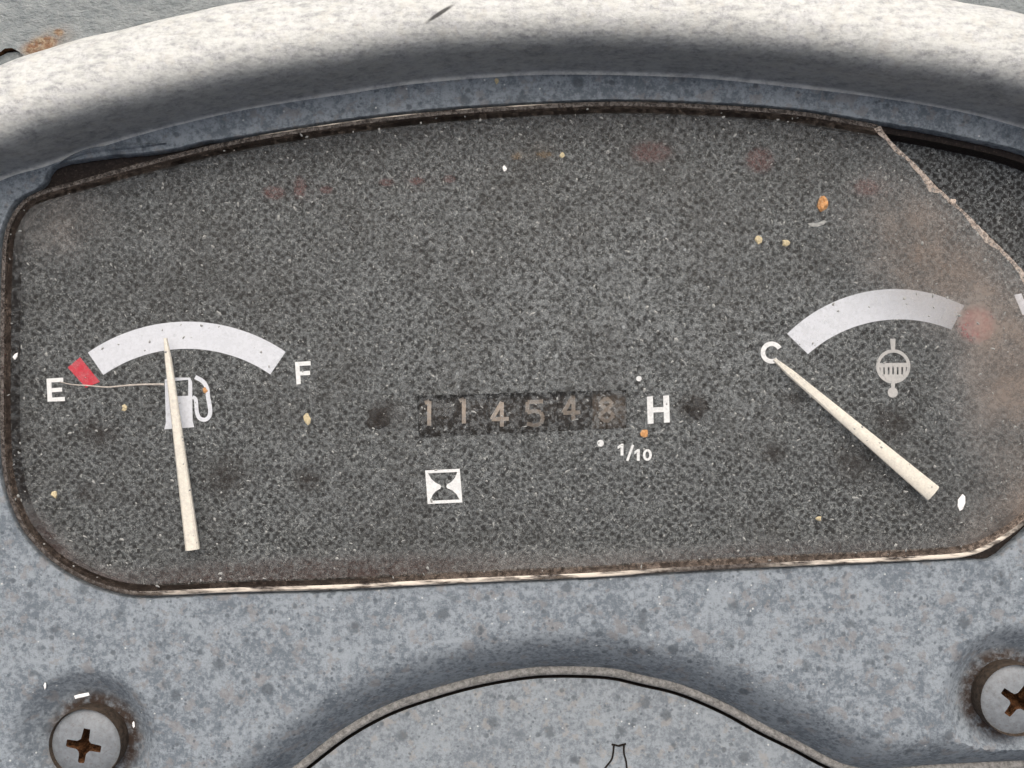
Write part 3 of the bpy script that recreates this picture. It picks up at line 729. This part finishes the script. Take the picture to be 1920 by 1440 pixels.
def mat_frost():
    t = NT('frosted_broken_edge')
    n_ = t.noise(7, 4, .7); col = t.mix(t.ramp(n_, .35, .65), (0.36, 0.29, 0.24), (0.62, 0.54, 0.47))
    tr = t.n('ShaderNodeBsdfTransparent'); m_ = t.n('ShaderNodeMixShader'); t.l(t.ramp(t.noise(6, 3, .6, off=9), .35, .6, .25, .8), m_.inputs[0]); t.l(tr.outputs[0], m_.inputs[1]); t.l(t.bsdf(col, .7, .2), m_.inputs[2])
    return t.done(m_.outputs[0])
link('broken_edge', v, f, mat_frost(), lens, 50)['label'] = 'frosted beige edge of the break across the lens'

# ------------------------------------------------------------------ lower round cover and the cowl behind
def build_cover():
    zc = -DROP+1
    # its rim runs just inside the lip; unprojected at its own height
    e = lip_xy + normals2(lip_xy, False)*7
    e = e[(e[:, 0] > -900)]
    poly = np.vstack([e, [[e[-1, 0], -1150], [e[0, 0], -1150]]])
    ix, iy = np.meshgrid(np.arange(-900, 1500, 22.0), np.arange(-1140, -500, 22.0)); ix, iy = ix.ravel(), iy.ravel()
    ok = inside(ix, iy, poly) & (segdist(ix, iy, poly, True) > 6)
    xy = [tuple(p) for p in poly] + list(zip(ix[ok], iy[ok]))
    e2 = np.array(xy)
    v, f = cdt(xy, loop_edges(0, len(poly)), [lambda x, y: inside(x, y, poly)])
    d = segdist(v[:, 0], v[:, 1], e)
    z = zc - 7*np.exp(-d/6.0) + 9*(1-np.exp(-d/120.0))
    verts = [(a, b, c) for (a, b), c in zip(v, z)]
    cov = link('steering_cover', verts, f, M['cover'], None, 60); tag(cov, 'rounded dusty grey plastic cover below the panel lip', 'cover')
    cov_z = lambda x, y: zc+7
    rows = [[(*p, zc-7) for p in e], [(*(p), zc-40) for p in e - normals2(e, False)*1.0]]
    vv, ff = strips(rows, False); link('cover_side', vv, [q[::-1] for q in ff], M['housing'], cov)
    zz = zc+7.5
    k = [stroke(smooth([(1151,1397),(1150,1410),(1147,1424),(1138,1436),(1128,1450),(1124,1475)], 4), 3.2), stroke(smooth([(1170,1396),(1170,1412),(1174,1428),(1176,1450),(1178,1475)], 4), 3.2), stroke([(1147,1396),(1160,1399),(1174,1395)], 3.0)]
    vv, ff = [], []
    for i, p in enumerate(k):
        a, b = flat([p], zz-4, 4.5+.1*i); s = len(vv); vv += a; ff += [tuple(s+q for q in t) for t in b]
    link('engraved_symbol', vv, ff, M['black'], cov)['label'] = 'thin dark outline of a worn engraved symbol'
build_cover()

def build_cowl():
    z0 = -20.0
    gx, gy = np.meshgrid(np.arange(-1700, 1701, 25.0), np.arange(-300, 1480, 25.0))
    ridge = [P(a, b, z0)[:2] for a, b in ((-200,124),(-60,116),(-20,106),(0,98),(10,91),(22,90),(34,96),(44,104),(60,140),(60,200),(-200,300))]
    hole = np.array(ridge)
    gx, gy = gx.ravel(), gy.ravel()
    front = base_xy - normals2(base_xy, False)*140
    front = front[(front[:, 0] > -1690) & (front[:, 0] < 1690)]
    region = np.vstack([front, [[1690, front[-1, 1]], [1690, 1480], [-1690, 1480], [-1690, front[0, 1]]]])
    ok = (segdist(gx, gy, hole, True) > 6) & inside(gx, gy, region) & (segdist(gx, gy, region, True) > 6)
    xy = list(zip(gx[ok], gy[ok])); s = len(xy); xy += [tuple(p) for p in hole] + [tuple(p) for p in region]
    v, f = cdt(xy, loop_edges(s, len(hole)) + loop_edges(s+len(hole), len(region)), [lambda x, y: ~inside(x, y, hole), lambda x, y: inside(x, y, region)])
    z = z0 + 2.0*np.sin(v[:, 0]/90)*np.sin(v[:, 1]/70)
    o = link('cowl', [(a, b, c) for (a, b), c in zip(v, z)], f, M['cowl'], None, 40)
    tag(o, 'pale grey painted metal cowl with rust patch behind the hood', 'cowl')
    hz = z0 + 2.0*np.sin(hole[:, 0]/90)*np.sin(hole[:, 1]/70)
    vv, ff = strips([[(p[0], p[1], q) for p, q in zip(hole, hz)], [(p[0], p[1], q-14) for p, q in zip(hole, hz)]])
    link('torn_edge', vv, ff, M['rust'], o)
    lo = [(p[0], p[1], z0-16) for p in np.array([P(a, b, z0-16)[:2] for a, b in ((-300,60),(120,60),(120,320),(-300,320))])]
    link('backing', lo, [(0, 3, 2, 1)], M['black'], o)
    st = [P(a, b, z0-10) for a, b in ((-100,140),(-20,116),(0,106),(14,99),(34,97),(50,108),(60,170),(-100,260))]
    link('inner_layer', st, [tuple(range(len(st)))[::-1]], M['cowl'], o)
build_cowl()

# ------------------------------------------------------------------ small debris lying on the dash
def chip(name, px, py, z, outline, mat, label, cat, h=3.0, group=None):
    c = P(px, py, z); n = len(outline); k = (D-z)/D
    bot = [(c[0]+x*k, c[1]-y*k, z) for x, y in outline]; mid = [(c[0]+x*k, c[1]-y*k, z+h*.6) for x, y in outline]
    topv = [(c[0]+x*k*.6*random.uniform(.6, 1.2), c[1]-y*k*.6*random.uniform(.6, 1.2), z+h*random.uniform(.7, 1.2)) for x, y in outline]
    v, f = strips([bot, mid, topv]); f.append(tuple(2*n+i for i in range(n)))
    o = link(name, v, f, mat, None, None, origin=c); 
    # outline given y-down: flip faces to look outwards
    o.data.flip_normals(); tag(o, label, cat, group); return o
def blobby(rx, ry, n=9, deg=0, j=.42):
    return xf([(rx*math.cos(k*2*math.pi/n)*random.uniform(1-j, 1+j), ry*math.sin(k*2*math.pi/n)*random.uniform(1-j, 1+j)) for k in range(n)], 0, 0, 1, deg)
zt = ZL+.4
chip('paint_flake', 154, 1304, -10, xf([(-14,-2.5),(-6,-3.2),(13,-3.4),(14,2),(2,3.2),(-13,3.5)], 0, 0, 1, -11), M['flake'], 'straight white sliver lying on the panel just above a rusty screw', 'flake', 3)
chip('paint_flake', 85, 1286, -2, blobby(2.4, 5, 7), M['flake'], 'tiny white crumb on the panel on the far side of the sliver from the cover', 'flake', 2.5)
chip('paint_flake', 251, 1358, -2, blobby(2.4, 5, 7), M['flake'], 'tiny white crumb on the panel between the rusty screw and the rounded cover', 'flake', 2.5)
chip('paint_flake', 1802, 942, zt, xf([(0,-16),(5,-12),(7,0),(4,12),(-1,16),(-6,8),(-7,-4)], 0, 0, 1, 8), M['flake'], 'oval white flake on the lens below the end of the temperature needle', 'flake', 4)
chip('paint_flake', 30, 668, zt, blobby(5, 6, 5, 20), M['flake'], 'small white flake at the lens edge beyond the red empty mark', 'flake', 3)
chip('seed', 1541, 383, zt, blobby(10, 14, 12, 12, .14), M['seed'], 'orange seed-like grain on the lens between the crack and the faded lamps', 'seed', 8)
chip('paint_flake', 1532, 417, zt, xf([(-22,2),(-12,5),(2,3),(16,-5),(21,-2),(14,5),(0,10),(-14,9)], 0, 0, .85, 0), M['speck'], 'thin curved grey flake just below the orange grain', 'flake', 2)
chip('grain', 1421, 449, zt, blobby(7, 7, 8), M['yellow'], 'straw-coloured grain on the lens, the one of the pair farther from the orange grain', 'grain', 4)
chip('grain', 1473, 455, zt, blobby(7, 8, 8), M['yellow'], 'straw-coloured grain on the lens, the one of the pair nearer to the orange grain', 'grain', 4)
chip('grain', 103, 928, zt, blobby(6, 7, 8), M['yellow'], 'straw-coloured grain on the lens below the letter E', 'grain', 4)
chip('grain', 234, 765, zt, blobby(6, 6, 8), M['yellow'], 'straw-coloured grain on the lens between letter E and the fuel pump symbol', 'grain', 4)
chip('grain', 1535, 972, zt, blobby(5, 5, 8), M['yellow'], 'straw-coloured grain on the lens near its lower edge under the temperature needle', 'grain', 4)
chip('grain', 385, 733, zt, blobby(4.5, 5.5, 8), M['seed'], 'orange grain on the hose of the fuel pump symbol', 'grain', 3)
chip('grain', 1208, 812, zt, blobby(7, 7, 8), M['seed'], 'orange grain on the lens between the letter H and the 1/10 mark', 'grain', 3)
chip('grain', 946, 316, zt, blobby(4.5, 4.5, 7), M['flake'], 'round white grain on the lens beneath the faded amber lamp', 'grain', 3)
chip('grain', 1054, 291, zt, blobby(4.5, 4.5, 7), M['yellow'], 'straw-coloured grain at one end of the faded amber lamp', 'grain', 3)
chip('grain', 1786, 378, zt+1.5, blobby(8, 5, 9, 30), M['crack'], 'pale crumb sitting on the crack of the lens', 'grain', 4)
chip('grain', 931, 152, 1, blobby(4, 5, 7), M['yellow'], 'straw-coloured grain on the panel strip under the hood', 'grain', 3)
chip('grain', 576, 785, zt, blobby(7, 10, 9), M['yellow'], 'dull straw-coloured grit between the fuel pump symbol and the hour counter', 'grain', 2)

# fibre lying on the lens
fp = resample([P(a, b, zt+1.5) for a, b in smooth([(112,716),(135,721),(165,723),(200,726),(235,723),(270,721),(308,721)], 5)], 6)
rows = [[(p[0], p[1]+r_*math.cos(a), p[2]+r_*math.sin(a)) for a in np.linspace(0, 2*math.pi, 7)[:-1]] for p, r_ in zip(fp, np.interp(np.arange(len(fp)), [0, 6, len(fp)], [.9, 1.2, 2.2]))]
v, f = strips(rows); c0 = tuple(fp[len(fp)//2])
fb = link('fibre', v, f, M['fibre'], None, 60, origin=c0); tag(fb, 'thin pale fibre lying across the lens beside the letter E', 'fibre')

# loose dust specks on the lens: uncountable
def build_specks():
    v, f = [], []
    N = 750
    X = rng.uniform(-980, 1000, N*2); Y = rng.uniform(-420, 540, N*2)
    ok = inside(X, Y, off(14)) & ~inside(X, Y, corner)
    X, Y = X[ok], Y[ok]
    for x, y in zip(X, Y):
        s = min(4.6, 1.2+abs(rng.normal(0, 1.2))); el = rng.uniform(1, 1.7); a0 = rng.uniform(0, 6.28)
        b = len(v); n = 5
        for k in range(n):
            a = k*6.283/n; q = s*rng.uniform(.6, 1.2)
            ux, uy = q*math.cos(a)*el, q*math.sin(a)/el
            v.append((x+ux*math.cos(a0)-uy*math.sin(a0), y+ux*math.sin(a0)+uy*math.cos(a0), ZL+.25))
        v.append((x, y, ZL+.5+s*.5))
        f += [(b+k, b+(k+1) % n, b+n) for k in range(n)]
    o = link('dust_specks', v, f, M['speck']); o['kind'] = 'stuff'
    tag(o, 'pale dust specks scattered over the clear gauge lens', 'dust')
build_specks()
